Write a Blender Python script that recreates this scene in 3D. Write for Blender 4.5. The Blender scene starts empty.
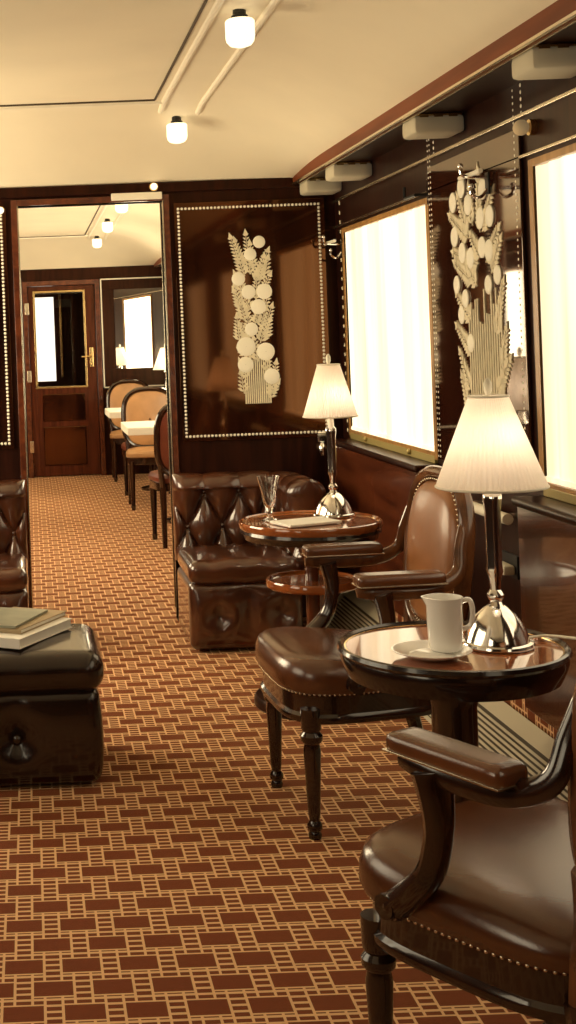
import bpy, bmesh, math, random
from math import sin, cos, pi, sqrt, exp
from mathutils import Vector, Matrix, Quaternion

random.seed(7)
SC = bpy.context.scene
COL = SC.collection

# ------------------------------------------------------------------ helpers
class MB:
    """collects shapes into one bmesh and links it as one object"""
    def __init__(self):
        self.bm = bmesh.new()
        self.flat = False

    def grid(self, pts, cu=False, cv=False):
        nu, nv = len(pts), len(pts[0])
        V = [[self.bm.verts.new(p) for p in row] for row in pts]
        for i in range(nu if cu else nu - 1):
            for j in range(nv if cv else nv - 1):
                a, b, c, d = V[i][j], V[(i+1) % nu][j], V[(i+1) % nu][(j+1) % nv], V[i][(j+1) % nv]
                try: self.bm.faces.new((a, b, c, d))
                except ValueError: pass
        return V

    def cap(self, ring):
        try: self.bm.faces.new(ring)
        except ValueError: pass

    def box(self, x0, x1, y0, y1, z0, z1, bev=0.0, seg=2):
        vs = [self.bm.verts.new((x, y, z)) for x in (x0, x1) for y in (y0, y1) for z in (z0, z1)]
        F = [(0,1,3,2),(4,6,7,5),(0,4,5,1),(2,3,7,6),(0,2,6,4),(1,5,7,3)]
        fs = [self.bm.faces.new([vs[i] for i in f]) for f in F]
        if bev > 0:
            self.flat = True
            es = list({e for f in fs for e in f.edges})
            bmesh.ops.bevel(self.bm, geom=es, offset=bev, segments=seg, profile=0.5, affect='EDGES')
        return self

    def lathe(self, prof, n=32, c=(0,0,0), mod=None):
        rows = []
        for r, z in prof:
            row = []
            for k in range(n):
                a = 2*pi*k/n
                rr = r*(mod(a, z) if mod else 1)
                row.append((c[0]+rr*cos(a), c[1]+rr*sin(a), c[2]+z))
            rows.append(row)
        V = self.grid(rows, cv=True)
        if prof[0][0] > 1e-6: self.cap(V[0])
        if prof[-1][0] > 1e-6: self.cap(V[-1])
        return self

    def tube(self, pts, rad, n=10, closed=False, flat=(1,1), up=None, cap=True):
        P = [Vector(p) for p in pts]
        m = len(P)
        R = rad if isinstance(rad, (list, tuple)) else [rad]*m
        T = []
        for i in range(m):
            a = P[(i-1) % m] if (closed or i > 0) else P[i]
            b = P[(i+1) % m] if (closed or i < m-1) else P[i]
            T.append((b-a).normalized())
        u = Vector(up) if up else (Vector((0,0,1)) if abs(T[0].z) < .9 else Vector((1,0,0)))
        rows = []
        for i in range(m):
            if up: u = Vector(up)
            u = (u - T[i]*u.dot(T[i]))
            if u.length < 1e-5: u = T[i].orthogonal()
            u.normalize()
            w = T[i].cross(u)
            rows.append([P[i] + (u*cos(2*pi*k/n)*flat[0] + w*sin(2*pi*k/n)*flat[1])*R[i] for k in range(n)])
        V = self.grid(rows, cu=closed, cv=True)
        if not closed and cap:
            self.cap(V[0]); self.cap(V[-1])
        return self

    def loft(self, outline, prof, c=(0,0,0), capb=True, capt=True):
        rows = [[(c[0]+x*s, c[1]+y*s, c[2]+z) for x, y in outline] for s, z in prof]
        V = self.grid(rows, cv=True)
        if capb: self.cap(V[0])
        if capt: self.cap(V[-1])
        return self

    def sphere(self, c, r, s=(1,1,1), n=12, m=8):
        rows = []
        for i in range(m+1):
            t = pi*i/m
            rr = max(sin(t), 1e-4)
            rows.append([(c[0]+r*s[0]*rr*cos(2*pi*k/n), c[1]+r*s[1]*rr*sin(2*pi*k/n), c[2]-r*s[2]*cos(t)) for k in range(n)])
        self.grid(rows, cv=True)
        return self

    def rbox(self, x0, x1, y0, y1, z0, z1, r, n=12, disp=None):
        """box with round edges made of fine quads; disp(p, n) -> p"""
        c = Vector(((x0+x1)/2, (y0+y1)/2, (z0+z1)/2)); h = Vector(((x1-x0)/2, (y1-y0)/2, (z1-z0)/2))
        step = 1.0/n
        vd = {}
        def vert(q):
            key = (round(q.x, 5), round(q.y, 5), round(q.z, 5))
            if key in vd: return vd[key]
            p = Vector((q.x*h.x, q.y*h.y, q.z*h.z))
            i = Vector([max(-(h[k]-r), min(h[k]-r, p[k])) for k in range(3)])
            d = p - i
            nn = d.normalized() if d.length > 1e-9 else Vector((0,0,1))
            w = c + i + nn*r
            if disp: w = disp(w, nn)
            vd[key] = self.bm.verts.new(w)
            return vd[key]
        def warp(t, hh):                      # denser samples near the edges
            e = min(.9, r/hh)
            return t
        K = n
        for ax in range(3):
            for sg in (-1, 1):
                for i in range(K):
                    for j in range(K):
                        cs = []
                        for (di, dj) in ((0,0),(1,0),(1,1),(0,1)):
                            q = [0,0,0]
                            q[ax] = sg
                            q[(ax+1) % 3] = warp(-1+2*(i+di)/K, 1)
                            q[(ax+2) % 3] = warp(-1+2*(j+dj)/K, 1)
                            # round-edge friendly spacing
                            for a2 in ((ax+1) % 3, (ax+2) % 3):
                                s = q[a2]
                                q[a2] = math.copysign(1-(1-abs(s))**1.6, s) if abs(s) > 0 else 0
                            cs.append(vert(Vector(q)))
                        try: self.bm.faces.new(cs if sg > 0 else cs[::-1])
                        except ValueError: pass
        return self

    def dome(self, c, nrm, r, h=0.5, n=8):
        """small half-round stud"""
        nrm = Vector(nrm).normalized(); u = nrm.orthogonal().normalized(); w = nrm.cross(u); c = Vector(c)
        rows = []
        for (a, b) in ((1, 0), (.75, .65*h), (.3, .95*h)):
            rows.append([c + (u*cos(2*pi*k/n) + w*sin(2*pi*k/n))*r*a + nrm*r*b for k in range(n)])
        V = self.grid(rows, cv=True)
        self.cap(V[-1])
        return self

    def plate(self, poly, o, eu, ev, nrm, t):
        """flat polygon (2d) of thickness t in a plane"""
        o, eu, ev, nrm = Vector(o), Vector(eu), Vector(ev), Vector(nrm)
        a = [self.bm.verts.new(o+eu*x+ev*y) for x, y in poly]
        b = [self.bm.verts.new(o+eu*x+ev*y+nrm*t) for x, y in poly]
        n = len(poly)
        self.cap(b); self.cap(a[::-1])
        for i in range(n):
            self.cap((a[i], a[(i+1) % n], b[(i+1) % n], b[i]))
        return self

    def build(self, name, mat, parent=None, loc=None, ang=38, flipfix=True):
        bm = self.bm
        bmesh.ops.remove_doubles(bm, verts=bm.verts, dist=1e-5)
        if flipfix: bmesh.ops.recalc_face_normals(bm, faces=bm.faces)
        for f in bm.faces: f.smooth = True
        lim = math.radians(ang)
        for e in bm.edges:
            if len(e.link_faces) == 2 and e.calc_face_angle(0) > lim: e.smooth = False
        me = bpy.data.meshes.new(name)
        bm.to_mesh(me); bm.free()
        me.materials.append(mat)
        o = bpy.data.objects.new(name, me)
        COL.objects.link(o)
        if self.flat:                       # large flat faces keep their own normal beside round edges
            w = o.modifiers.new('face_weighted', 'WEIGHTED_NORMAL'); w.keep_sharp = True; w.weight = 100
        if parent: o.parent = parent
        if loc: o.location = loc
        return o

def tag(o, label, cat, group=None, kind=None):
    o['label'] = label; o['category'] = cat
    if group: o['group'] = group
    if kind: o['kind'] = kind
    return o

def thing(name, label, cat, loc=(0,0,0), rz=0.0, group=None):
    o = bpy.data.objects.new(name, None); COL.objects.link(o)
    o.location = loc; o.rotation_euler = (0, 0, rz)
    o.empty_display_size = .1
    return tag(o, label, cat, group)

def structure(o):
    o['kind'] = 'structure'; return o

def dup(root, loc, rz=0.0, label=None, group=None):
    r = root.copy(); COL.objects.link(r); r.location = loc; r.rotation_euler = (0, 0, rz)
    if label: r['label'] = label
    if group: r['group'] = group
    for ch in list(root.children):
        c = ch.copy(); COL.objects.link(c); c.parent = r
        for g in list(ch.children):
            d = g.copy(); COL.objects.link(d); d.parent = c
    return r

def catmull(P, k=8):
    P = [Vector(p) for p in P]
    out = []
    for i in range(len(P)-1):
        p0 = P[max(i-1, 0)]; p1 = P[i]; p2 = P[i+1]; p3 = P[min(i+2, len(P)-1)]
        for j in range(k):
            t = j/k
            out.append(.5*((2*p1)+(-p0+p2)*t+(2*p0-5*p1+4*p2-p3)*t*t+(-p0+3*p1-3*p2+p3)*t**3))
    out.append(P[-1])
    return out

def resample(pts, sp, closed=True):
    """points along a line at an even spacing"""
    P = [Vector(p) for p in pts]
    if closed: P.append(P[0].copy())
    L = [0]
    for a, b in zip(P, P[1:]): L.append(L[-1]+(b-a).length)
    k = max(2, int(round(L[-1]/sp)))
    out = []; j = 0
    for i in range(k if closed else k+1):
        d = L[-1]*i/k
        while j < len(P)-2 and L[j+1] < d: j += 1
        f = (d-L[j])/max(1e-9, L[j+1]-L[j])
        out.append(P[j].lerp(P[j+1], f))
    return out

def lerp_list(a, n):
    """resample list of numbers to n values"""
    out = []
    for i in range(n):
        t = i/(n-1)*(len(a)-1); k = min(int(t), len(a)-2); f = t-k
        out.append(a[k]*(1-f)+a[k+1]*f)
    return out

# ------------------------------------------------------------------ materials
def new_mat(name):
    m = bpy.data.materials.new(name); m.use_nodes = True
    nt = m.node_tree
    return m, nt, nt.nodes['Principled BSDF']

def setp(b, **k):
    for a, v in k.items():
        b.inputs[a.replace('_', ' ')].default_value = v

def simple(name, col, rough=.5, metal=0.0, coat=0.0, spec=.5, trans=0.0, var=0.0, vscale=8, bump=0.0, bscale=200):
    m, nt, b = new_mat(name)
    b.inputs['Base Color'].default_value = (*col, 1)
    b.inputs['Roughness'].default_value = rough
    b.inputs['Metallic'].default_value = metal
    b.inputs['Coat Weight'].default_value = coat
    b.inputs['Coat Roughness'].default_value = .05
    b.inputs['Specular IOR Level'].default_value = spec
    b.inputs['Transmission Weight'].default_value = trans
    tc = nt.nodes.new('ShaderNodeTexCoord')
    if var > 0:
        no = nt.nodes.new('ShaderNodeTexNoise'); no.inputs['Scale'].default_value = vscale; no.inputs['Detail'].default_value = 4
        nt.links.new(tc.outputs['Object'], no.inputs['Vector'])
        cr = nt.nodes.new('ShaderNodeValToRGB')
        cr.color_ramp.elements[0].position = .3; cr.color_ramp.elements[1].position = .7
        cr.color_ramp.elements[0].color = (*[c*(1-var) for c in col], 1)
        cr.color_ramp.elements[1].color = (*[min(1, c*(1+var)) for c in col], 1)
        nt.links.new(no.outputs['Fac'], cr.inputs['Fac']); nt.links.new(cr.outputs['Color'], b.inputs['Base Color'])
    if bump > 0:
        n2 = nt.nodes.new('ShaderNodeTexNoise'); n2.inputs['Scale'].default_value = bscale; n2.inputs['Detail'].default_value = 3
        nt.links.new(tc.outputs['Object'], n2.inputs['Vector'])
        bp = nt.nodes.new('ShaderNodeBump'); bp.inputs['Strength'].default_value = bump; bp.inputs['Distance'].default_value = .004
        nt.links.new(n2.outputs['Fac'], bp.inputs['Height']); nt.links.new(bp.outputs['Normal'], b.inputs['Normal'])
    return m

def wood(name, dark, light, rough=.15, coat=.6, stretch=(14, 14, 1.2), scale=2.0, wav=0.012, tint=(1, 1, 1), spec=.5):
    m, nt, b = new_mat(name)
    tc = nt.nodes.new('ShaderNodeTexCoord'); mp = nt.nodes.new('ShaderNodeMapping')
    mp.inputs['Scale'].default_value = stretch
    nt.links.new(tc.outputs['Object'], mp.inputs['Vector'])
    no = nt.nodes.new('ShaderNodeTexNoise'); no.inputs['Scale'].default_value = scale; no.inputs['Detail'].default_value = 6
    no.inputs['Distortion'].default_value = .6
    nt.links.new(mp.outputs['Vector'], no.inputs['Vector'])
    cr = nt.nodes.new('ShaderNodeValToRGB')
    cr.color_ramp.elements[0].position = .32; cr.color_ramp.elements[1].position = .70
    cr.color_ramp.elements[0].color = (*dark, 1); cr.color_ramp.elements[1].color = (*light, 1)
    nt.links.new(no.outputs['Fac'], cr.inputs['Fac']); nt.links.new(cr.outputs['Color'], b.inputs['Base Color'])
    b.inputs['Roughness'].default_value = rough
    b.inputs['Coat Weight'].default_value = coat
    b.inputs['Coat Roughness'].default_value = .04
    b.inputs['Specular Tint'].default_value = (*tint, 1); b.inputs['Specular IOR Level'].default_value = spec
    if wav > 0:
        n2 = nt.nodes.new('ShaderNodeTexNoise'); n2.inputs['Scale'].default_value = 3.0; n2.inputs['Detail'].default_value = 1
        nt.links.new(tc.outputs['Object'], n2.inputs['Vector'])
        bp = nt.nodes.new('ShaderNodeBump'); bp.inputs['Strength'].default_value = .25; bp.inputs['Distance'].default_value = wav
        nt.links.new(n2.outputs['Fac'], bp.inputs['Height'])
        nt.links.new(bp.outputs['Normal'], b.inputs['Normal']); nt.links.new(bp.outputs['Normal'], b.inputs['Coat Normal'])
    return m

def emis(name, col, strength, diff=None):
    m, nt, b = new_mat(name)
    b.inputs['Base Color'].default_value = (*(diff or col), 1)
    b.inputs['Roughness'].default_value = .7
    b.inputs['Emission Color'].default_value = (*col, 1)
    b.inputs['Emission Strength'].default_value = strength
    return m

def blind_mat(name, col, strength):
    """woven blind with daylight behind it; folds of doubled cloth let less light through"""
    m, nt, b = new_mat(name)
    tc = nt.nodes.new('ShaderNodeTexCoord'); mp = nt.nodes.new('ShaderNodeMapping')
    mp.inputs['Scale'].default_value = (1, 3.6, .2)
    nt.links.new(tc.outputs['Object'], mp.inputs['Vector'])
    no = nt.nodes.new('ShaderNodeTexNoise'); no.inputs['Scale'].default_value = 1.6; no.inputs['Detail'].default_value = 3
    nt.links.new(mp.outputs['Vector'], no.inputs['Vector'])
    cr = nt.nodes.new('ShaderNodeValToRGB')
    cr.color_ramp.elements[0].position = .36; cr.color_ramp.elements[1].position = .58
    cr.color_ramp.elements[0].color = (col[0]*.62, col[1]*.56, col[2]*.50, 1); cr.color_ramp.elements[1].color = (*col, 1)
    nt.links.new(no.outputs['Fac'], cr.inputs['Fac'])
    nt.links.new(cr.outputs['Color'], b.inputs['Emission Color'])
    b.inputs['Emission Strength'].default_value = strength
    b.inputs['Base Color'].default_value = (.7, .62, .45, 1); b.inputs['Roughness'].default_value = .9
    b.inputs['Specular IOR Level'].default_value = .1
    return m

def carpet_mat():
    m, nt, b = new_mat('carpet_weave')
    N, L = nt.nodes, nt.links
    geo = N.new('ShaderNodeNewGeometry'); sep = N.new('ShaderNodeSeparateXYZ')
    L.new(geo.outputs['Position'], sep.inputs[0])
    def M(op, a, b_=None, c=None):
        n = N.new('ShaderNodeMath'); n.operation = op
        for i, v in enumerate((a, b_, c)):
            if v is None: continue
            if hasattr(v, 'node'): L.new(v, n.inputs[i])
            else: n.inputs[i].default_value = v
        return n.outputs[0]
    P, R = .129, .104
    u = M('MULTIPLY', M('ADD', sep.outputs['X'], sep.outputs['Z']), 1/P); v = M('MULTIPLY', sep.outputs['Y'], 1/R)
    v = M('ADD', v, 50.0); u = M('ADD', u, 50.0)
    row = M('FLOOR', v); fv = M('FRACT', v)
    sh = M('MULTIPLY', M('MODULO', row, 2.0), .5)
    us = M('ADD', u, sh)
    fu = M('FRACT', us); fu2 = M('FRACT', M('ADD', us, .5))
    du = M('MULTIPLY', M('ABSOLUTE', M('SUBTRACT', fu, .5)), P)
    du2 = M('MULTIPLY', M('ABSOLUTE', M('SUBTRACT', fu2, .5)), P)
    dv = M('MULTIPLY', M('ABSOLUTE', M('SUBTRACT', fv, .5)), R)
    hb, vb, w = .0425, .0315, .0062
    sd = M('MAXIMUM', M('SUBTRACT', du, hb), M('SUBTRACT', dv, vb))
    brick = M('LESS_THAN', sd, 0.0)
    out = M('LESS_THAN', sd, w)
    rail = M('LESS_THAN', M('ABSOLUTE', M('SUBTRACT', du, hb+w/2)), w/2)
    band = M('GREATER_THAN', dv, vb+w*.6)
    rail2 = M('MULTIPLY', band, M('LESS_THAN', M('ABSOLUTE', M('SUBTRACT', du2, hb+w/2)), w/2))
    rung = M('LESS_THAN', M('FRACT', M('MULTIPLY', v, 4.0)), .36)
    cream = M('MAXIMUM', M('MAXIMUM', out, rail), M('MAXIMUM', rail2, rung))
    cream = M('MULTIPLY', cream, M('SUBTRACT', 1.0, brick))
    no = N.new('ShaderNodeTexNoise'); no.inputs['Scale'].default_value = 60; no.inputs['Detail'].default_value = 3
    L.new(geo.outputs['Position'], no.inputs['Vector'])
    mixd = N.new('ShaderNodeMix'); mixd.data_type = 'RGBA'
    mixd.inputs[6].default_value = CARPET_RED; mixd.inputs[7].default_value = tuple(c*.72 for c in CARPET_RED[:3])+(1,)
    L.new(no.outputs['Fac'], mixd.inputs[0])
    mix = N.new('ShaderNodeMix'); mix.data_type = 'RGBA'
    L.new(cream, mix.inputs[0]); L.new(mixd.outputs[2], mix.inputs[6]); mix.inputs[7].default_value = CARPET_CREAM
    L.new(mix.outputs[2], b.inputs['Base Color'])
    b.inputs['Roughness'].default_value = .85; b.inputs['Specular IOR Level'].default_value = .15
    b.inputs['Sheen Weight'].default_value = .35; b.inputs['Sheen Roughness'].default_value = .45; b.inputs['Sheen Tint'].default_value = (1, .55, .25, 1)
    bp = N.new('ShaderNodeBump'); bp.inputs['Strength'].default_value = .5; bp.inputs['Distance'].default_value = .003
    n3 = N.new('ShaderNodeTexNoise'); n3.inputs['Scale'].default_value = 350
    L.new(geo.outputs['Position'], n3.inputs['Vector']); L.new(n3.outputs['Fac'], bp.inputs['Height'])
    L.new(bp.outputs['Normal'], b.inputs['Normal'])
    return m

CARPET_RED = (.20, .038, .012, 1)
CARPET_CREAM = (.86, .55, .29, 1)

W_DARK = wood('mahogany_dark', (.010, .0035, .003), (.030, .008, .005), rough=.3, coat=.0, tint=(1, .6, .35), spec=.22)
W_PANEL = wood('mahogany_panel', (.008, .003, .002), (.034, .009, .004), rough=.06, coat=.15, stretch=(6, 6, .5), wav=.0012, tint=(1, .42, .14), spec=1.0)
W_LACQ = wood('mahogany_lacquer', (.012, .004, .003), (.050, .013, .006), rough=.05, coat=.8, stretch=(6, 6, .5), wav=0, tint=(1, .7, .45), spec=1.0)
W_RED = wood('mahogany_red', (.06, .014, .006), (.14, .035, .012), rough=.22, coat=.5, stretch=(10, .8, 10))
W_CORNICE = wood('cornice_mahogany', (.13, .030, .008), (.20, .05, .014), rough=.45, coat=0, spec=.12, stretch=(10, .8, 10))
W_TABLE = wood('table_mahogany', (.26, .065, .016), (.42, .13, .035), rough=.12, coat=1.0, stretch=(2, 14, 2), wav=.002)
W_CHAIR = wood('chair_walnut', (.011, .004, .0025), (.040, .013, .005), rough=.2, coat=.6, stretch=(8, 8, 3), wav=0)
W_CHAIR_LIT = wood('lit_chair_walnut', (.075, .026, .010), (.20, .075, .026), rough=.22, coat=.5, stretch=(8, 8, 3), wav=0)  # lighter copy of the chair walnut, window light painted into its tone
W_DOOR = wood('door_mahogany', (.040, .009, .005), (.095, .022, .010), rough=.25, coat=.2, tint=(1, .6, .35), spec=.4)
W_GOLD = wood('golden_frame_wood', (.34, .17, .05), (.52, .28, .09), rough=.3, coat=.3, stretch=(12, 12, 1), wav=0)
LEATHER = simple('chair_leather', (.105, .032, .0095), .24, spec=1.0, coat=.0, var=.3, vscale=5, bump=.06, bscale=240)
LEATHER_LIT = simple('lit_chair_leather', (.30, .115, .036), .32, spec=.5, coat=.1, var=.22, vscale=6, bump=.1, bscale=240)  # chair leather turned tan, strong light from the left put into its colour
LEATHER_TAN = simple('tan_leather', (.42, .22, .09), .4, coat=.1, var=.15, vscale=6, bump=.1, bscale=220)
LEATHER_DK = simple('sofa_leather', (.066, .018, .006), .28, coat=1.0, var=.45, vscale=6, bump=.12, bscale=200)
LEATHER_OT = simple('footstool_leather', (.016, .0065, .004), .22, coat=.5, var=.35, vscale=6, bump=.12, bscale=200)
LEATHER_RED = simple('red_leather', (.14, .03, .014), .35, coat=.2, var=.2, vscale=6)
CREAM = simple('ceiling_paint', (.86, .77, .58), .55, var=.04, vscale=2)
CREAM_TRIM = simple('cream_trim', (.89, .82, .66), .4)
BRASS = simple('brass', (.80, .58, .26), .22, metal=1)
PEWTER = simple('polished_nail', (.75, .66, .50), .25, metal=1)
CHROME = simple('chrome', (.90, .89, .86), .12, metal=1)
CHINA = simple('white_china', (.93, .91, .86), .15, coat=.5)
PAPER = simple('white_paper', (.94, .92, .85), .7)
LINEN = simple('white_linen', (.85, .80, .68), .8)
IVORY = simple('ivory_inlay', (.72, .65, .47), .6, spec=.2, var=.12, vscale=30)
IVORY_W = simple('pale_ivory', (.88, .84, .70), .5, spec=.3)
DARKM = simple('dark_metal', (.03, .03, .03), .35, metal=.6)
GRILLE = simple('grille_metal', (.60, .54, .40), .45, metal=.3)
APRON = simple('dark_apron', (.015, .006, .004), .2, coat=.5)
BLACK = simple('dark_line', (.06, .04, .02), .6)
GLASS = simple('clear_glass', (.9, .9, .88), .02, trans=1.0)
GREYBOOK = simple('grey_green_cover', (.36, .37, .29), .4, var=.15, vscale=12)
BEIGEBOOK = simple('beige_cover', (.42, .32, .19), .5, var=.1, vscale=10)
SILL = simple('olive_brass_sill', (.42, .34, .13), .4, metal=.3)

def pane_mat():
    m, nt, b = new_mat('window_glass')
    N, L = nt.nodes, nt.links
    out = [n for n in N if n.type == 'OUTPUT_MATERIAL'][0]
    tr = N.new('ShaderNodeBsdfTransparent'); gl = N.new('ShaderNodeBsdfGlossy'); gl.inputs['Roughness'].default_value = .02
    fr = N.new('ShaderNodeFresnel'); fr.inputs['IOR'].default_value = 1.5
    mx = N.new('ShaderNodeMixShader')
    L.new(fr.outputs[0], mx.inputs[0]); L.new(tr.outputs[0], mx.inputs[1]); L.new(gl.outputs[0], mx.inputs[2])
    L.new(mx.outputs[0], out.inputs['Surface'])
    N.remove(b)
    return m
PANE = pane_mat()

def shade_mat():
    m, nt, b = new_mat('pleated_shade_cloth')
    N, L = nt.nodes, nt.links
    out = [n for n in N if n.type == 'OUTPUT_MATERIAL'][0]
    df = N.new('ShaderNodeBsdfDiffuse'); tr = N.new('ShaderNodeBsdfTranslucent'); mx = N.new('ShaderNodeMixShader')
    df.inputs[0].default_value = (.92, .84, .72, 1); tr.inputs[0].default_value = (.95, .86, .75, 1)
    mx.inputs[0].default_value = .5
    L.new(df.outputs[0], mx.inputs[1]); L.new(tr.outputs[0], mx.inputs[2]); L.new(mx.outputs[0], out.inputs['Surface'])
    N.remove(b)
    return m
SHADE = shade_mat()
CARPET = carpet_mat()

# light levels ------------------------------------------------------
BLIND_R = blind_mat('blind_daylight', (1.0, .90, .66), 1.38)
BLIND_L = blind_mat('blind_sunny_side', (1.0, .85, .575), 15.5)
BLIND_N = blind_mat('blind_drawn_near', (1.0, .87, .62), 3.4)
BLIND_D = blind_mat('blind_dining', (1.0, .87, .60), 8.5)
GLOW = emis('opal_glass_lit', (1.0, .87, .60), 1.5, (.8, .7, .5))
BULB = emis('lamp_bulb', (1.0, .80, .52), 6.0)
BOXGLASS = emis('light_box_glass', (1.0, .86, .60), .02, (.52, .46, .32))

# ------------------------------------------------------------------ setting
XR, XL = 1.53, -1.25            # window walls
YP, YPB = 6.50, 6.60            # partition faces
YF = 13.70                      # far wall
YB = -1.60                      # wall behind the viewer
CX0, CX1 = -1.08, 1.36          # ceiling edges
ZC = 2.16

m = MB(); m.box(XL-.1, XR+.1, YB-.1, 15.4, -.06, 0)
structure(m.build('floor', CARPET))

def cove(t):
    t = max(0.0, min(1.0, t)); return 1-(1-t)**2.3
def ceil_h(x, y, y0, y1):
    dx = min(x-CX0, CX1-x)/.75
    dy = min(y-y0, y1-y)/.78
    return ZC + .28*cove(dx)*cove(dy)
def ceil_lounge(x, y): return ceil_h(x, y, YB, YP)
def ceil_dining(x, y): return ceil_h(x, y, YPB, YF)

def ceiling_part(name, y0, y1, fn):
    m = MB()
    nx, ny = 60, 110
    xs = [CX0+(CX1-CX0)*i/nx for i in range(nx+1)]
    ys = [y0+(y1-y0)*j/ny for j in range(ny+1)]
    m.grid([[(x, y, fn(x, y)) for y in ys] for x in xs])
    # a shell above keeps the roof closed
    m.box(XL-.1, XR+.1, y0, y1, 2.50, 2.56)
    return structure(m.build(name, CREAM, flipfix=False))
ceiling_part('ceiling', YB, YP, ceil_lounge)
ceiling_part('ceiling.001', YPB, YF, ceil_dining)

GX0, GX1 = -.31, .588
def tray(fn, ya, yb, far, near=None):
    """dark reveal around the raised tray and the two mouldings beside it"""
    k = 50
    m = MB()
    zf = lambda x, y: fn(x, y)-.001
    for gx in (GX0, GX1):
        m.tube([(gx, ya+(far-ya)*i/k, zf(gx, ya+(far-ya)*i/k)) for i in range(k+1)], .0055, n=6)
    m.tube([(GX0+(GX1-GX0)*i/k, far, zf(GX0+(GX1-GX0)*i/k, far)) for i in range(k+1)], .0065, n=6)
    structure(m.build('trim_1', BLACK))
    m = MB()
    for gx in (.632, .80, -.354, -.522):
        fy = far+.2
        m.tube([(gx, ya+(fy-ya)*i/k, zf(gx, ya+(fy-ya)*i/k)) for i in range(k+1)], .013, n=8)
    m.tube([(GX0+(.632-GX0)*i/k, far+.045, zf(GX0+(.632-GX0)*i/k, far+.045)) for i in range(k+1)], .013, n=8)
    structure(m.build('trim_2', CREAM_TRIM))
tray(ceil_lounge, YB+.3, 0, 5.75)
tray(ceil_dining, YPB+.78, 0, 12.95)

# --- window walls ---------------------------------------------------
ZS, ZT = .90, 1.893
WINS = [(.35, 1.75), (2.56, 3.97), (4.965, 6.335), (7.15, 8.55), (9.25, 10.65), (11.35, 12.75)]
def side_wall(name, xin, sgn):
    m = MB()
    x0, x1 = (xin, xin+.1*sgn) if sgn > 0 else (xin+.1*sgn, xin)
    m.box(x0, x1, YB-.1, YF+.1, 0, ZS); m.box(x0, x1, YB-.1, YF+.1, ZT, 2.56)
    ys = [YB-.1]+[v for w in WINS for v in w]+[YF+.1]
    for a, b in zip(ys[::2], ys[1::2]): m.box(x0, x1, a, b, ZS, ZT)
    return structure(m.build(name, W_DARK))
side_wall('wall_right', XR, 1)
side_wall('wall_left', XL, -1)

def window(idx, xin, sgn, w, bmat, blind_label=None):
    y0, y1 = w
    f = MB()
    def X(a, b): return (xin+a*sgn, xin+b*sgn) if sgn > 0 else (xin+b*sgn, xin+a*sgn)
    fx = X(-.012, .10)
    f.box(*fx, y0, y0+.035, ZS, ZT, .004); f.box(*fx, y1-.035, y1, ZS, ZT, .004)
    f.box(*fx, y0+.035, y1-.035, ZT-.025, ZT, .004); f.box(*fx, y0+.035, y1-.035, ZS, ZS+.03, .004)
    root = structure(f.build('window_%d' % idx, W_GOLD))
    p = MB(); p.box(*X(.085, .09), y0+.034, y1-.034, ZS+.028, ZT-.024); p.build('pane', PANE, root)
    # projecting ledge under the window
    l = MB(); l.box(*X(-.085, 0), y0+.005, y1-.005, .25, .86, .006)
    l.build('sill_panel', W_RED, root)
    l = MB(); l.box(*X(-.10, .02), y0-.005, y1+.005, .855, .885, .012, 3)
    l.build('sill_ledge', W_DARK, root)
    s = MB(); s.box(*X(-.014, .02), y0+.03, y1-.03, .885, .915, .004)
    for q in (.25, .75): s.sphere((xin-.02*sgn, y0+(y1-y0)*q, .906), .012, n=10, m=6)
    s.build('sill_strip', SILL, root)
    b = MB()
    ny = 90
    rows = []
    for k in range(ny+1):
        y = y0+.034+(y1-y0-.068)*k/ny
        dx = .004*sin(k*.9)+.003*sin(k*.37+1)
        rows.append([(xin+(.000+dx)*sgn, y, z) for z in (ZS+.03, ZT-.024)])
    b.grid(rows)
    b.box(*X(-.008, .012), y0+.034, y1-.034, ZS+.03, ZS+.045)
    if blind_label:
        o = b.build('roller_blind', bmat, flipfix=False); tag(o, blind_label, 'blind', 'roller blinds')
    else:
        b.build('blind', bmat, root, flipfix=False)
    return root
n = 1
for k, w in enumerate(WINS):
    lab = {2: 'glowing cream blind in the window beside the flower-inlaid partition',
           1: 'glowing cream blind in the nearer window, right of the wide ivory flower bouquet'}.get(k)
    window(n, XR, 1, w, BLIND_R if k < 3 else BLIND_D, lab); n += 1
for k, w in enumerate(WINS):
    window(n, XL, -1, w, (BLIND_N if k < 2 else BLIND_L) if k < 3 else BLIND_D); n += 1

# --- cornice, soffit and rails ------------------------------------
def cornice(xe, xw, y0, y1):
    s = 1 if xw > xe else -1
    def B(m, a, b, *r): m.box(min(a, b), max(a, b), *r)
    m = MB(); B(m, xe-.035*s, xe+.012*s, y0, y1, 2.135, 2.20, .008); structure(m.build('trim_3', W_CORNICE))
    m = MB(); B(m, xe-.040*s, xe-.028*s, y0, y1, 2.128, 2.136); B(m, xe-.015*s, xe-.008*s, y0, y1, 2.126, 2.136)
    structure(m.build('trim_4', PEWTER))
    m = MB(); B(m, xe, xw, y0, y1, 2.14, 2.17); structure(m.build('trim_5', W_DARK))
    m = MB(); B(m, xw-.016*s, xw, y0, y1, 2.028, 2.042, .004); B(m, xw-.014*s, xw, y0, y1, ZT+.012, ZT+.022, .003)
    structure(m.build('trim_6', PEWTER))
for (ya, yb) in ((YB, YP), (YPB, YF)):
    cornice(CX1, XR, ya, yb); cornice(CX0, XL, ya, yb)
# carpeted kick strip along the foot of the window walls
m = MB(); m.box(XR-.012, XR, YB, YP, 0, .245); m.box(XL, XL+.012, YB, YP, 0, .245)
structure(m.build('baseboard_right', CARPET))

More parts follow.
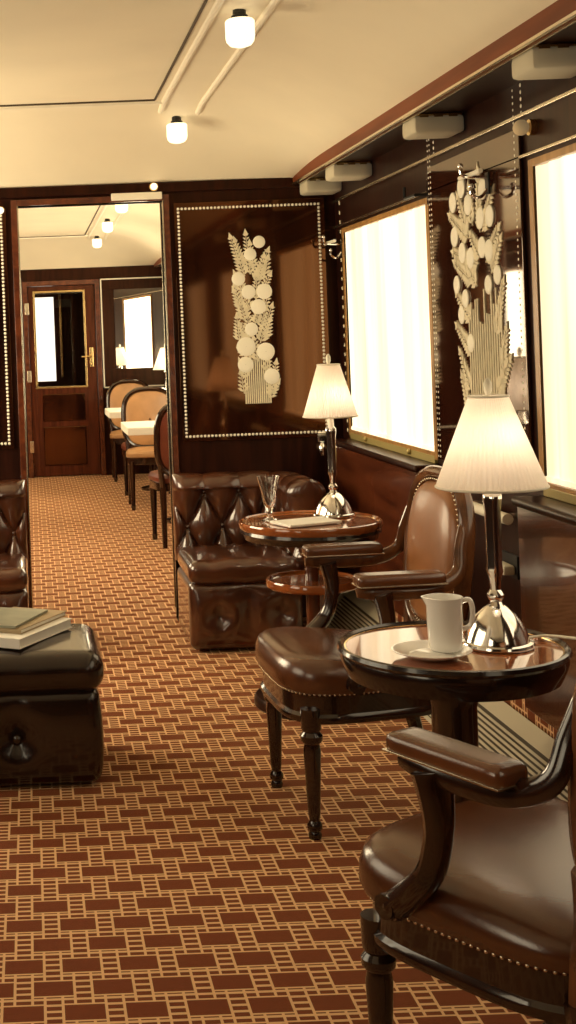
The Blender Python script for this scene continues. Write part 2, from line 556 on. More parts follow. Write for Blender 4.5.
# --- partition with its doorway ----------------------------------------
DX0, DX1, DZ = -.035, .685, 2.075
def zpart(x): return ZC+.28*0
m = MB()
m.box(XL, DX0, YP, YPB, 0, 2.56); m.box(DX1, XR, YP, YPB, 0, 2.56); m.box(DX0, DX1, YP, YPB, DZ, 2.56)
structure(m.build('wall_partition', W_DARK))
m = MB()
m.box(DX0-.03, DX0, YP-.012, YPB+.012, 0, DZ+.03, .003); m.box(DX1, DX1+.03, YP-.012, YPB+.012, 0, DZ+.03, .003)
m.box(DX0, DX1, YP-.012, YPB+.012, DZ, DZ+.03, .003)
structure(m.build('trim_7', W_RED))
m = MB()
m.box(DX0, DX0+.006, YP-.016, YP-.002, .05, DZ, .001); m.box(DX1-.006, DX1, YP-.016, YP-.002, .05, DZ, .001)
m.box(DX0, DX0+.006, YPB+.002, YPB+.016, .05, DZ, .001); m.box(DX1-.006, DX1, YPB+.002, YPB+.016, .05, DZ, .001)
structure(m.build('trim_8', PEWTER))
m = MB(); m.box(CX0, CX1, YP-.02, YP, 2.115, 2.165, .005); structure(m.build('trim_9', W_DARK))

# --- far wall, door and vestibule ---------------------------------------
FX0, FX1, FZ = .0, .70, 1.985
m = MB()
m.box(XL, FX0, YF, YF+.1, 0, 2.56); m.box(FX1, XR, YF, YF+.1, 0, 2.56); m.box(FX0, FX1, YF, YF+.1, FZ, 2.56)
structure(m.build('wall_far', W_DARK))
m = MB(); m.box(XL-.1, XL, YF, 15.4, 0, 2.56); m.box(XR, XR+.1, YF, 15.4, 0, 2.56); m.box(XL-.1, XR+.1, 15.3, 15.4, 0, 2.56)
m.box(XL-.1, XR+.1, YF+.1, 15.4, 2.4, 2.5)
structure(m.build('wall_vestibule', W_DARK))
m = MB(); m.box(.05, .30, 15.27, 15.29, .95, 1.92)  # added glowing slab for the bright left part of the door glass
o = m.build('window_13', emis('added_vestibule_glow', (1, .93, .78), 1.6)); structure(o)
m = MB(); m.box(.36, .385, 15.2, 15.29, 1.0, 1.95, .003); structure(m.build('trim_10', BRASS))
m = MB(); m.box(FX0-.05, FX0, YF-.02, YF, 0, FZ+.05, .004); m.box(FX1, FX1+.05, YF-.02, YF, 0, FZ+.05, .004)
m.box(FX0, FX1, YF-.02, YF, FZ, FZ+.05, .004)
structure(m.build('trim_11', W_RED))
# the door leaf
m = MB()
gx0, gx1, gz0, gz1 = .07, .585, .93, 1.92
ya, yb = YF+.02, YF+.06
m.box(FX0+.004, gx0, ya, yb, .01, FZ-.004, .003); m.box(gx1, FX1-.004, ya, yb, .01, FZ-.004, .003)
m.box(gx0, gx1, ya, yb, gz1, FZ-.004, .003); m.box(gx0, gx1, ya, yb, .01, gz0, .003)
door = structure(m.build('door_1', W_DOOR))
m = MB(); m.box(gx0, gx1, ya+.018, ya+.024, gz0, gz1); m.build('door_glass', PANE, door)
m = MB()
m.box(gx0-.012, gx0+.008, ya-.008, ya, gz0-.012, gz1+.012, .002); m.box(gx1-.008, gx1+.012, ya-.008, ya, gz0-.012, gz1+.012, .002)
m.box(gx0, gx1, ya-.008, ya, gz0-.012, gz0+.008, .002); m.box(gx0, gx1, ya-.008, ya, gz1-.008, gz1+.012, .002)
m.build('glass_bead', BRASS, door)
m = MB(); m.box(.12, .56, ya-.012, ya, .12, .52, .01); m.box(.12, .56, ya-.012, ya, .58, .86, .01); m.build('door_panel', W_PANEL, door)
m = MB(); m.box(.625, .665, ya-.01, ya, 1.13, 1.33, .004)
m.tube([(.645, ya-.01, 1.24), (.645, ya-.05, 1.24)], .009, n=8); m.tube([(.645, ya-.05, 1.24), (.54, ya-.055, 1.235)], .009, n=8)
m.sphere((.645, ya-.012, 1.16), .014, n=8, m=6)
m.build('door_handle', BRASS, door)
for z in (.32, 1.05, 1.75):
    m = MB(); m.box(FX0-.03, FX0+.012, YF-.032, YF+.03, z-.06, z+.06, .004); m.build('hinge', PEWTER, door)
m = MB(); m.box(XL-.1, XR+.1, YB-.1, YB, 0, 2.56); structure(m.build('wall_back', W_DARK))

# ------------------------------------------------------------------ inlaid panels
def bead_line(m, a, b, nrm, sp=.018, r=.0052):
    a, b = Vector(a), Vector(b)
    k = max(2, int((b-a).length/sp))
    for i in range(k+1):
        m.dome(a+(b-a)*i/k, nrm, r, .3, 6)

def flower_inlay(parent, o, eu, ev, nrm, W, H, discs, sprays, stems, mat1, mat2):
    """o = lower left corner of the design; discs (u,v,r); sprays (u0,v0,u1,v1,width)"""
    o, eu, ev, nrm = Vector(o), Vector(eu), Vector(ev), Vector(nrm)
    for (u, v, r) in discs:
        m = MB()
        c = o+eu*u+ev*v
        rows = []
        for (a, h) in ((1, .0006), (1, .004), (.93, .0058), (.5, .0068), (.02, .007)):
            rows.append([c+(eu*cos(2*pi*k/24)+ev*sin(2*pi*k/24))*r*a+nrm*h for k in range(24)])
        m.grid(rows, cv=True)
        m.build('blossom_inlay', mat1, parent)
    m = MB()
    for (u0, v0, u1, v1, wd) in sprays:
        a = Vector((u0, v0)); b = Vector((u1, v1)); d = b-a; Ln = d.length; d.normalize(); p = Vector((-d.y, d.x))
        st = [a-p*.0028, b-p*.0012, b+p*.0012, a+p*.0028]
        m.plate([tuple(q) for q in st], o, eu, ev, nrm, .003)
        k = max(4, int(Ln/.017))
        for i in range(k):
            t = (i+.5)/k
            c = a+(b-a)*t
            l = wd*(1-.55*t)
            for s in (-1, 1):
                q = [c+p*s*.004, c+p*s*l*.55+d*(l*.18), c+p*s*l+d*(l*.75), c+p*s*l*.45+d*(l*.75), c+p*s*.004+d*.008]
                q = [(x.x, x.y) for x in q]
                m.plate(q if s > 0 else q[::-1], o, eu, ev, nrm, .0028+.0016*random.random())
        tip = [b-p*.012, b+d*.030, b+p*.012, b-d*.006]
        m.plate([tuple(q) for q in tip], o, eu, ev, nrm, .0035)
    for (u, v0, v1, w) in stems:
        m.plate([(u-w, v0), (u+w, v0), (u+w*.7, v1), (u-w*.7, v1)], o, eu, ev, nrm, .004)
    m.build('leaf_inlay', mat2, parent)

# partition panel beside the doorway
pan = thing('inlaid_panel', 'glossy dark mahogany panel with a tall ivory flower column between doorway and window', 'wall panel', (1.10, YP-.002, .50))
m = MB(); m.box(.735-1.10, 1.475-1.10, -.012, 0, .385, 1.56, .003); m.build('panel_board', W_PANEL, pan)
px0, px1, pz0, pz1 = .757-1.10, 1.447-1.10, .91-.5, 2.03-.5
m = MB()
yb_ = -.012
for a, b in (((px0, pz0), (px1, pz0)), ((px1, pz0), (px1, pz1)), ((px1, pz1), (px0, pz1)), ((px0, pz1), (px0, pz0))):
    bead_line(m, (a[0], yb_, a[1]), (b[0], yb_, b[1]), (0, -1, 0), r=.0072)
m.build('bead_frame', IVORY_W, pan)
# design measured on a 70 x 190 field, turned into metres
def dsc(px, py, pr): return ((px-188)/377*.345+.108, (986-py)/1024*.936, pr/377*.345)
D1 = [dsc(*q) for q in ((218,118,33),(168,183,33),(100,313,36),(152,385,38),(236,385,42),(202,466,41),(160,585,36),(128,678,51),(232,708,48),(122,775,42),(260,842,42))]
S1p = ((135,300,68,92,40),(165,290,148,75,36),(190,330,262,170,42),(215,400,268,300,36),(130,540,80,350,44),(205,660,272,470,44),(95,650,85,520,38),
       (255,940,285,775,40),(110,930,95,820,36),(150,640,140,480,40),(235,640,262,540,36),(240,300,262,210,36),(110,470,75,380,36),(180,560,200,500,40),
       (130,240,90,110,34),(185,260,170,130,34),(215,330,240,200,38),(120,380,85,290,38),(160,480,120,400,40),(215,500,262,400,36),(205,580,240,480,36),
       (150,640,100,560,40),(190,760,170,640,44),(150,760,95,700,36),(225,820,250,740,36),(190,430,200,300,36),(130,850,95,760,36),(240,960,290,880,34))
S1 = []
for (a, b_, c, d, w) in S1p:
    p, q = dsc(a, b_, 1), dsc(c, d, 1)
    S1.append((p[0], p[1], q[0], q[1], w/377*.345*.95))
T1 = []
for px in range(118, 255, 11):
    p = dsc(px, 985, 1); q = dsc(px+6, 700+random.random()*90, 1)
    T1.append((p[0], p[1], q[1], .0036))
flower_inlay(pan, (1.012-1.10, -.012, 1.06-.5), (1, 0, 0), (0, 0, 1), (0, -1, 0), .19, .88, D1, S1, T1, IVORY_W, IVORY)

# the matching panel on the other side of the doorway, only its edge in view
pan2 = thing('inlaid_panel', 'narrow edge of a beaded dark panel left of the doorway', 'wall panel', (-.60, YP-.002, .50))
m = MB(); m.box(-.49, .51, -.012, 0, .385, 1.56, .003); m.build('panel_board', W_PANEL, pan2)
m = MB()
for a, b in (((-.46, .41), (.485, .41)), ((.485, .41), (.485, 1.53)), ((.485, 1.53), (-.46, 1.53)), ((-.46, 1.53), (-.46, .41))):
    bead_line(m, (a[0], -.012, a[1]), (b[0], -.012, b[1]), (0, -1, 0), r=.0072)
m.build('bead_frame', IVORY_W, pan2)

# wall panel between the two windows
pan3 = thing('inlaid_panel', 'dark window-wall panel with a wide ivory flower bouquet between the two windows', 'wall panel', (XR-.002, 4.49, .90))
m = MB(); m.box(-.012, 0, -.46, .46, 0, 1.10, .003); m.build('panel_board', W_LACQ, pan3)
for yy in (.447, .424, -.425):
    m = MB()
    bead_line(m, (-.012, yy, .02), (-.012, yy, 1.22 if abs(yy) > .4 else 1.1), (-1, 0, 0), sp=.020, r=.0048)
    m.build('bead_frame', IVORY_W, pan3)
rr = random.Random(3)
D3 = []
# u runs toward the viewer (-Y); v up
for (px, py) in ((128,150),(88,195),(155,220),(218,180),(90,325),(123,390),(158,415),(205,280),(243,282),(208,385),(235,400),(93,505),(130,560),(110,620),(146,725),(228,520),(265,490)):
    u = (px-70)/(300-70)*.54; v = 1-(py-80)/(1000-80)
    D3.append((u, .10+v*.86, .036 if py < 450 else .032))
S3 = []
for (a, b_, c, d) in ((150,340,70,240),(150,330,110,180),(170,300,160,160),(200,330,200,110),(210,330,255,200),(190,440,80,380),(220,440,275,330),
                      (160,500,85,420),(240,480,280,370),(150,640,90,540),(150,760,85,660),(140,900,95,760),(130,980,100,850),(250,700,285,520),(270,820,290,680),(180,520,140,430),(250,900,300,780),(200,420,160,330)):
    u0 = (a-70)/230*.54; v0 = .10+(1-(b_-80)/920)*.86; u1 = (c-70)/230*.54; v1 = .10+(1-(d-80)/920)*.86
    S3.append((u0, v0, u1, v1, .042))
T3 = [(.17+i*.022, .04, .42+rr.random()*.14, .0065) for i in range(15)]
flower_inlay(pan3, (-.012, .21, .085), (0, -1, 0), (0, 0, 1), (-1, 0, 0), .54, .95, D3, S3, T3, IVORY_W, IVORY)

# beads along the near window's edge and the narrow pier beside the far window
m = MB(); bead_line(m, (XR-.001, 6.40, .92), (XR-.001, 6.40, 2.02), (-1, 0, 0), sp=.045, r=.011)
structure(m.build('trim_12', IVORY))
m = MB()
for z in (2.10,):
    bead_line(m, (XR-.002, 4.03, 2.045), (XR-.002, 4.03, 2.13), (-1, 0, 0), sp=.02, r=.007)
    bead_line(m, (XR-.002, 4.90, 2.045), (XR-.002, 4.90, 2.13), (-1, 0, 0), sp=.02, r=.007)
structure(m.build('trim_13', IVORY_W))

# ------------------------------------------------------------------ light boxes, lamps on the ceiling and walls
def light_box(y, label, first=None):
    if first: return dup(first, (1.442, y, 2.14), 0, label)
    t = thing('light_box', label, 'light', (1.442, y, 2.14), 0, 'light boxes under the shelf')
    m = MB(); m.rbox(-.088, .086, -.08, .08, -.07, -.008, .014, 6); m.build('diffuser', BOXGLASS, t)
    m = MB(); m.box(-.080, .08, -.072, .072, -.010, 0, .003)
    for k in range(3): m.box(-.07+k*.05, -.04+k*.05, -.083, -.079, -.016, -.006)
    m.build('housing', BRASS, t)
    return t
lb = light_box(4.62, 'cream light box under the shelf above the panel between the windows')
light_box(5.84, 'cream light box under the shelf above the far window', lb)
light_box(3.56, 'largest cream light box under the shelf, cut by the upper right edge', lb)
light_box(6.40, 'dim small light box in the corner where shelf meets partition', lb)

def ceiling_lamp(x, y, fn, label, first=None):
    z = fn(x, y)
    if first: return dup(first, (x, y, z), 0, label)
    t = thing('ceiling_lamp', label, 'lamp', (x, y, z), 0, 'ceiling lamps')
    m = MB(); m.lathe([(.0, .02), (.020, .02), (.022, -.014), (.027, -.018), (.027, -.024), (.020, -.03), (0, -.03)], 20); m.build('lamp_cap', DARKM, t)
    m = MB(); m.lathe([(.02, -.028), (.042, -.030), (.047, -.036), (.047, -.085), (.044, -.10), (.034, -.112), (.016, -.118), (.0005, -.119)], 24)
    m.build('glass_shade', GLOW, t)
    return t
cl = ceiling_lamp(.712, 6.03, ceil_lounge, 'small glowing ceiling lamp nearer the partition')
ceiling_lamp(.712, 4.22, ceil_lounge, 'larger glowing ceiling lamp at the top of the picture', cl)
ceiling_lamp(.71, 13.06, ceil_dining, 'ceiling lamp seen through the doorway, lowest and farthest of its row', cl)
ceiling_lamp(.71, 11.3, ceil_dining, 'ceiling lamp seen through the doorway, middle of its row', cl)
ceiling_lamp(.71, 9.6, ceil_dining, 'ceiling lamp seen through the doorway, partly behind the doorway head', cl)

def spot(x, y, z, label, first=None):
    if first: return dup(first, (x, y, z), 0, label)
    t = thing('spot_lamp', label, 'lamp', (x, y, z), 0, 'small round lamps on the partition')
    m = MB(); m.tube([(0, 0, 0), (0, -.012, 0)], .022, n=16); m.build('rosette', BRASS, t)
    m = MB(); m.sphere((0, -.022, 0), .017, (1, .8, 1)); m.build('globe', GLOW, t)
    return t
sp = spot(.64, YP-.02, 2.142, 'tiny round lamp glowing above the corner of the doorway')
spot(-.115, YP, 2.055, 'small round lamp high on the pier left of the doorway', sp)
w = thing('wall_lamp', 'small round ivory globe lamp at the head of the beading beside the near window', 'lamp', (XR, 3.93, 1.985))
m = MB(); m.tube([(-.0, 0, 0), (-.02, 0, 0)], .024, n=16); m.build('rosette', BRASS, w)
m = MB(); m.sphere((-.042, 0, 0), .024); m.build('globe', emis('dim_globe', (1, .75, .4), .12, (.5, .36, .18)), w)
pl = MB(); pl.box(-.125, .125, -.012, 0, -.018, .018, .004)
o = pl.build('plaque', IVORY_W, None, (.555, YP-.012, 2.10)); tag(o, 'long white plaque above the right half of the doorway', 'plaque')

# hooks and rails on the walls
def coat_hook(loc, rz, label, first=None):
    if first: return dup(first, loc, rz, label)
    t = thing('coat_hook', label, 'hook', loc, rz, 'coat hooks')
    m = MB(); m.box(-.016, .016, -.008, 0, -.036, .036, .003); m.build('mount_plate', DARKM, t)
    m = MB(); m.tube(catmull([(0, -.006, .02), (0, -.06, .022), (0, -.085, .03), (0, -.09, .055)]), .006, n=8)
    m.tube(catmull([(0, -.006, -.02), (0, -.03, -.045), (0, -.055, -.035), (0, -.058, -.01)]), .006, n=8)
    m.sphere((0, -.09, .058), .010, n=10, m=6); m.sphere((0, -.058, -.008), .009, n=10, m=6)
    m.build('hook_arm', CHROME, t)
    m = MB(); m.tube([(-.10, -.06, .03), (.10, -.06, .03)], .008, n=8); m.build('cross_bar', IVORY_W, t)
    return t
ch = coat_hook((XR-.024, 4.27, 1.86), pi/2*-1, 'coat hook with white bar at the top of the panel between the windows')
ch.rotation_euler = (0, 0, -pi/2)
coat_hook((XR-.001, 6.37, 1.80), -pi/2, 'coat hook with white bar in the corner beside the partition', ch)
t = thing('curtain_bracket', 'dark bracket at the upper corner of the far window', 'bracket', (XR, 4.955, 1.93))
m = MB(); m.box(-.014, 0, -.015, .015, -.07, .03, .003); m.build('mount_plate', CHROME, t)
m = MB(); m.tube([(-.012, 0, -.03), (-.06, 0, -.03), (-.06, .14, -.03), (-.06, .14, .015)], .006, n=6)
m.build('bracket_arm', DARKM, t)
t = thing('wall_latch', 'silver latch at the lower right corner of the flower-inlaid partition', 'latch', (1.42, YP-.012, .86))
m = MB(); m.box(-.022, .022, -.008, 0, .0, .05, .004); m.build('latch_plate', CHROME, t)
m = MB(); m.lathe([(0, -.07), (.012, -.066), (.022, -.045), (.022, -.02), (.012, -.002), (0, 0)], 14, (0, -.012, .0)); m.build('latch_drop', CHROME, t)
t = thing('wall_rail', 'horizontal ivory rail low on the dark wall behind the near table lamp', 'rail', (XR, 4.38, .79))
m = MB(); m.tube([(-.05, -.24, 0), (-.05, .24, 0)], .018, n=12); m.build('rail_bar', IVORY_W, t)
for q in (-.17, .17):
    m = MB(); m.tube([(0, q, 0), (-.045, q, 0)], .010, n=8); m.build('rail_bracket', CHROME, t)
t = thing('call_button', 'small ivory fitting on the dark wall below the rail', 'wall fitting', (XR, 4.25, .62))
m = MB(); m.box(-.012, 0, -.07, .07, -.03, .045, .003); m.build('mount_plate', DARKM, t)
m = MB(); m.rbox(-.05, -.012, -.055, .055, -.018, .014, .008, 5); m.build('button_bar', IVORY_W, t)

# heating grille along the foot of the window wall
t = thing('heater_grille', 'long sloping ribbed metal heater grille along the foot of the window wall', 'grille', (1.44, 4.55, 0))
GA, GB = Vector((-.075, 0, .004)), Vector((.072, 0, .165))
gd = (GB-GA); gl = gd.length; gd.normalize(); gn = Vector((-gd.z, 0, gd.x))
HL = 1.85
def gq(m, a, b, y0, y1, h0, h1):
    p = [GA+gd*a+gn*h0, GA+gd*b+gn*h0, GA+gd*b+gn*h1, GA+gd*a+gn*h1]
    A = [m.bm.verts.new((q.x, y0, q.z)) for q in p]; B = [m.bm.verts.new((q.x, y1, q.z)) for q in p]
    m.cap(A[::-1]); m.cap(B)
    for i in range(4): m.cap((A[i], A[(i+1) % 4], B[(i+1) % 4], B[i]))
m = MB()
gq(m, 0, .014, -HL, HL, 0, .012); gq(m, gl-.055, gl, -HL, HL, 0, .012)
for yy in (-HL, .62, HL-.03): gq(m, .014, gl-.055, yy, yy+.03, 0, .0105)
m.build('grille_frame', GRILLE, t)
m = MB()
for i in range(9):
    a = .019+i*.0155
    if a+.008 < gl-.055: gq(m, a, a+.0085, -HL+.03, HL-.03, .001, .010)
m.build('grille_slats', GRILLE, t)
m = MB(); gq(m, .002, gl-.01, -HL+.01, HL-.01, -.003, .0005); m.build('grille_bed', BLACK, t)

# ------------------------------------------------------------------ armchair
def superellipse(fw, p=3.6, n=56, hy=.245):
    out = []
    for k in range(n):
        a = 2*pi*k/n
        x = math.copysign(abs(cos(a))**(2/p), cos(a)); y = math.copysign(abs(sin(a))**(2/p), sin(a))
        out.append((x*fw(y), y*hy))
    return out

def make_armchair(label, loc, rz, leather, back_leather, arm_wood):
    t = thing('armchair', label, 'armchair', loc, rz, 'leather armchairs')
    fw = lambda y: .235+.030*y
    ol = superellipse(fw)
    m = MB(); m.loft(ol, [(.965, .318), (1.0, .320), (1.018, .328), (1.015, .338), (.985, .346), (.985, .400), (.96, .404)])
    m.build('seat_frame', W_CHAIR, t)
    m = MB(); m.loft(ol, [(.96, .394), (1.0, .396), (1.035, .405), (1.06, .422), (1.055, .442), (1.02, .460), (.95, .474), (.85, .482), (.62, .487), (.38, .489), (.15, .490)])
    for v in m.bm.verts:
        if v.co.z > .425: v.co.z += (v.co.y+.02)*.085*min(1, (v.co.z-.425)/.03)
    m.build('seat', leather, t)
    m = MB()
    fine = resample(superellipse(fw, n=300), .0135)
    for x, y in fine:
        nx, ny = x, y
        m.dome((x*1.022, y*1.022, .402), (nx, ny, 0), .0040, .8, 6)
    m.build('nail_trim', PEWTER, t)
    for s in (-1, 1):
        m = MB()
        m.lathe([(.0, 0), (.017, 0), (.019, .012), (.015, .02), (.021, .028), (.021, .04), (.014, .05), (.017, .07), (.0245, .245), (.021, .262), (.030, .272), (.031, .286), (.023, .296), (.028, .304), (.029, .36), (0, .36)], 18, (s*.215, .185, 0))
        m.build('leg', W_CHAIR, t)
    for s in (-1, 1):
        m = MB(); m.tube(catmull([(s*.175, -.215, .36), (s*.178, -.235, .22), (s*.185, -.275, .08), (s*.19, -.30, 0)]), lerp_list([.024, .021, .017, .015], 25), n=8, flat=(1, 1.1))
        m.build('leg', W_CHAIR, t)
    # back: a rounded upright frame leaning back
    ty = lambda z: -.235-(z-.40)*.10
    def bo(n, sx, sz, p=3.2):
        out = []
        for k in range(n):
            a = 2*pi*k/n
            x = math.copysign(abs(cos(a))**(2/p), cos(a)); z = math.copysign(abs(sin(a))**(2/p), sin(a))
            zz = .728+z*sz
            wx = sx*(1.0+.06*z) if z < .4 else sx*(1.024)
            xx = x*wx
            # gently arched crest
            if z > .2: zz += .018*(1-(xx/sx)**2)
            out.append((xx, zz))
        return out
    N = 72
    loop = bo(N, .212, .226)
    m = MB(); m.tube([(x, ty(z), z) for x, z in loop], .0235, n=10, closed=True, flat=(1.05, .8), up=(0, 1, .10))
    for s in (-1, 1):
        m.tube(catmull([(s*.17, -.215, .33), (s*.175, -.225, .42), (s*.185, ty(.50), .50), (s*.197, ty(.58), .58)]), .022, n=8)
    m.build('back_frame', W_CHAIR_LIT, t)
    pad = bo(N, .187, .200)
    m = MB()
    rows = []
    for (s, d) in ((1.0, -.002), (1.0, .012), (.965, .024), (.86, .034), (.65, .042), (.35, .047), (.002, .049)):
        rows.append([(x*s, ty(.728+(z-.728)*s)+d, .728+(z-.728)*s) for x, z in pad])
    m.grid(rows, cv=True)
    rows = []
    for (s, d) in ((1.0, -.002), (.99, -.012), (.9, -.02), (.5, -.026), (.002, -.028)):
        rows.append([(x*s, ty(.728+(z-.728)*s)+d, .728+(z-.728)*s) for x, z in pad])
    m.grid(rows, cv=True)
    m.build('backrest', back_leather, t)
    m = MB()
    for x, z in resample(bo(240, .192, .206), .0155):
        m.dome((x, ty(z)+.016, z), (0, 1, .19), .0042, .8, 6)
    m.build('nail_trim', PEWTER, t)
    for s in (-1, 1):
        pts = catmull([(s*.212, ty(.84)+.008, .845), (s*.224, ty(.79)+.022, .785), (s*.243, -.235, .718), (s*.258, -.165, .684), (s*.265, -.06, .680), (s*.264, .02, .684), (s*.263, .058, .680)], 8)
        m = MB(); m.tube(pts, lerp_list([.013, .0145, .016, .018, .019, .019, .010], len(pts)), n=10, flat=(.8, 1.25))
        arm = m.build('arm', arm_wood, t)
        pts = catmull([(s*.263, -.012, .678), (s*.264, -.022, .63), (s*.265, -.024, .58), (s*.267, -.006, .515), (s*.268, .040, .462), (s*.268, .070, .434), (s*.268, .082, .415)], 8)
        m = MB(); m.tube(pts, lerp_list([.034, .028, .024, .025, .028, .030, .022], len(pts)), n=12, flat=(1.15, .85))
        m.tube([(s*.245, .074, .434), (s*.300, .074, .434)], .021, n=16)
        m.build('arm_support', W_CHAIR, arm)
        m = MB(); m.rbox(s*.264-.037, s*.264+.037, -.185, .060, .694, .733, .015, 10)
        pad_o = m.build('arm_pad', leather, arm)
        m = MB(); m.box(s*.264-.0385, s*.264+.0385, -.186, .061, .700, .7035, .001); m.build('arm_piping', PEWTER, arm)
    return t

F = lambda fx, fy: math.atan2(-fx, fy)      # local +Y turned to (fx, fy)
chB = make_armchair('near brown leather armchair cut by the right edge, its back toward the viewer', (.856, 2.285, 0), F(-.47, .883), LEATHER, LEATHER_LIT, W_CHAIR)
chA = make_armchair('brown leather armchair facing the aisle between the two round tables', (.912, 3.88, 0), F(-1, -.06), LEATHER, LEATHER_LIT, W_CHAIR_LIT)  # arms in the painted-lit walnut, the near chair keeps the dark one

# ------------------------------------------------------------------ round tables
def make_table(label, loc, R, col_r, tier):
    t = thing('round_table', label, 'table', loc, 0, 'round lounge tables')
    hz = .668 if tier else .680
    m = MB()
    m.lathe([(0, .690), (R-.0125, .690), (R-.0125, hz), (0, hz)], 72)
    m.build('tabletop', W_TABLE, t)
    m = MB(); m.lathe([(R-.0125, .689), (R-.0125, .6935), (R-.006, .698), (R, .696), (R+.003, .688), (R+.002, hz+.008), (R-.004, hz), (R-.0125, hz)], 72)
    m.build('rim', W_TABLE if tier else APRON, t)
    m = MB(); m.lathe([(0, hz-.0005), (R-.006, hz-.0005), (R-.003, hz-.012), (R-.009, .650), (R-.018, .630), (R-.05, .626), (0, .626)], 72); m.build('apron', APRON, t)
    m = MB()
    m.lathe([(R-.0165, .6895), (R-.0165, .6908), (R-.0130, .6912), (R-.0130, .6895)], 72)
    m.build('rim_inlay', BRASS, t)
    m = MB()
    m.lathe([(0, .03), (col_r*1.5, .03), (col_r*1.45, .06), (col_r, .085), (col_r*.95, .12), (col_r*.95, .56), (col_r*1.1, .60), (col_r*1.8, .636), (0, .636)], 28)
    m.build('column', W_CHAIR if not tier else W_RED, t)
    br = .232 if tier else .12
    m = MB()
    m.lathe([(0, 0), (br-.007, 0), (br, .008), (br, .03), (br-.008, .042), (br-.03, .046), (0, .046)], 56)
    m.build('base', W_DARK, t)
    if tier:
        m = MB(); m.lathe([(0, .445), (.165, .445), (.172, .452), (.172, .470), (.168, .478), (.158, .478), (.152, .470), (0, .470)], 48)
        m.build('lower_shelf', W_TABLE, t)
    return t
TAB1 = (.912, 2.93, 0); TAB2 = (1.03, 4.96, 0)
make_table('nearer round mahogany table carrying the white jug', TAB1, .246, .052, False)
make_table('farther round mahogany table by the button-tufted sofa', TAB2, .263, .028, True)
TZ = .6912

# ------------------------------------------------------------------ table lamps
def make_lamp(label, loc, rz=0.0, rs=.118, ext=0.0):
    t = thing('table_lamp', label, 'lamp', loc, rz, 'pleated table lamps')
    m = MB()
    m.lathe([(0, 0), (.077, 0), (.079, .004), (.077, .009), (.069, .011), (.067, .020), (.062, .034), (.053, .052), (.040, .070), (.027, .082), (.017, .089), (0, .091)], 64,
            mod=lambda a, z: 1+.045*math.copysign(abs(cos(3*a))**.6, cos(3*a))*max(0, min(1, z/.02))*(1 if z < .09 else .3))
    m.build('base', CHROME, t)
    m = MB()
    m.lathe([(0, .086), (.017, .088), (.012, .098), (.019, .108), (.019, .114), (.011, .124), (.013, .150), (.0185, .165), (.0165, .18), (.0175, .30), (.0205, .325), (.0205, .335), (.013, .345), (.013, .375+ext), (.008, .38+ext), (0, .38+ext)], 20,
            mod=lambda a, z: 1+.06*cos(6*a))
    m.build('stem', CHROME, t)
    # pleated shade
    def sh(zt):
        z0, z1, r0, r1 = .352+ext, .552+ext, rs, .042
        rows = []
        n = 60
        for j in range(9):
            f = j/8
            r = r0+(r1-r0)*f
            z = z0+(z1-z0)*f
            row = []
            for k in range(n*4):
                a = 2*pi*k/(n*4)
                row.append((r*(1+.016*cos(n*a))*cos(a), r*(1+.016*cos(n*a))*sin(a), z))
            rows.append(row)
        return rows
    m = MB(); m.grid(sh(0), cv=True); shd = m.build('lamp_shade', SHADE, t, flipfix=False, ang=80)
    for (r, z) in ((.0425, .552+ext), (rs+.0005, .353+ext)):
        m = MB()
        m.tube([(r*cos(2*pi*k/48), r*sin(2*pi*k/48), z) for k in range(48)], .0028, n=6, closed=True)
        m.build('shade_ring', LINEN, shd)
    m = MB()
    for k in range(3):
        a = 2*pi*k/3
        m.tube([(0, 0, .550+ext), (.042*cos(a), .042*sin(a), .550+ext)], .0018, n=6)
    m.tube([(0, 0, .37), (.0, 0, .552+ext)], .003, n=6)
    m.lathe([(0, .548+ext), (.007, .548+ext), (.0055, .556+ext), (.009, .566+ext), (.009, .582+ext), (.004, .592+ext), (0, .594+ext)], 14)
    m.build('finial', IVORY_W, t)
    m = MB(); m.sphere((0, .018, .425), .022, (1, 1, 1.35), 14, 10); m.build('bulb', BULB, t)
    return t
lampA = make_lamp('chrome lamp with pleated cream shade on the nearer table', (1.012, 2.925, TZ), .3)
LB = (1.148, 5.08, TZ)
lampB = make_lamp('chrome lamp with pleated cream shade on the farther table', LB, .3, .102, .03)
m = MB()
pts = catmull([(.068, .02, .008), (.115, .03, .010), (.15, -.01, .014), (.172, -.055, .016), (.182, -.072, -.002), (.184, -.075, -.07), (.176, -.06, -.20), (.18, -.02, -.42), (.19, .02, -.64)], 8)
Rm = Matrix.Rotation(-.3, 3, 'Z')
m.tube([Rm @ p for p in pts], .0032, n=8); m.build('cord', IVORY_W, lampA)
for (lx, ly, lz, e) in ((1.012, 2.925, TZ+.44, .8), (LB[0], LB[1], TZ+.44, .8), (1.26, 10.05, .755+.44, .9), (1.26, 12.25, .755+.44, .9)):
    li = bpy.data.lights.new('bulb_light', 'POINT'); li.energy = e; li.color = (1, .86, .68); li.shadow_soft_size = .03
    o = bpy.data.objects.new('bulb_light', li); o.location = (lx, ly, lz); COL.objects.link(o)

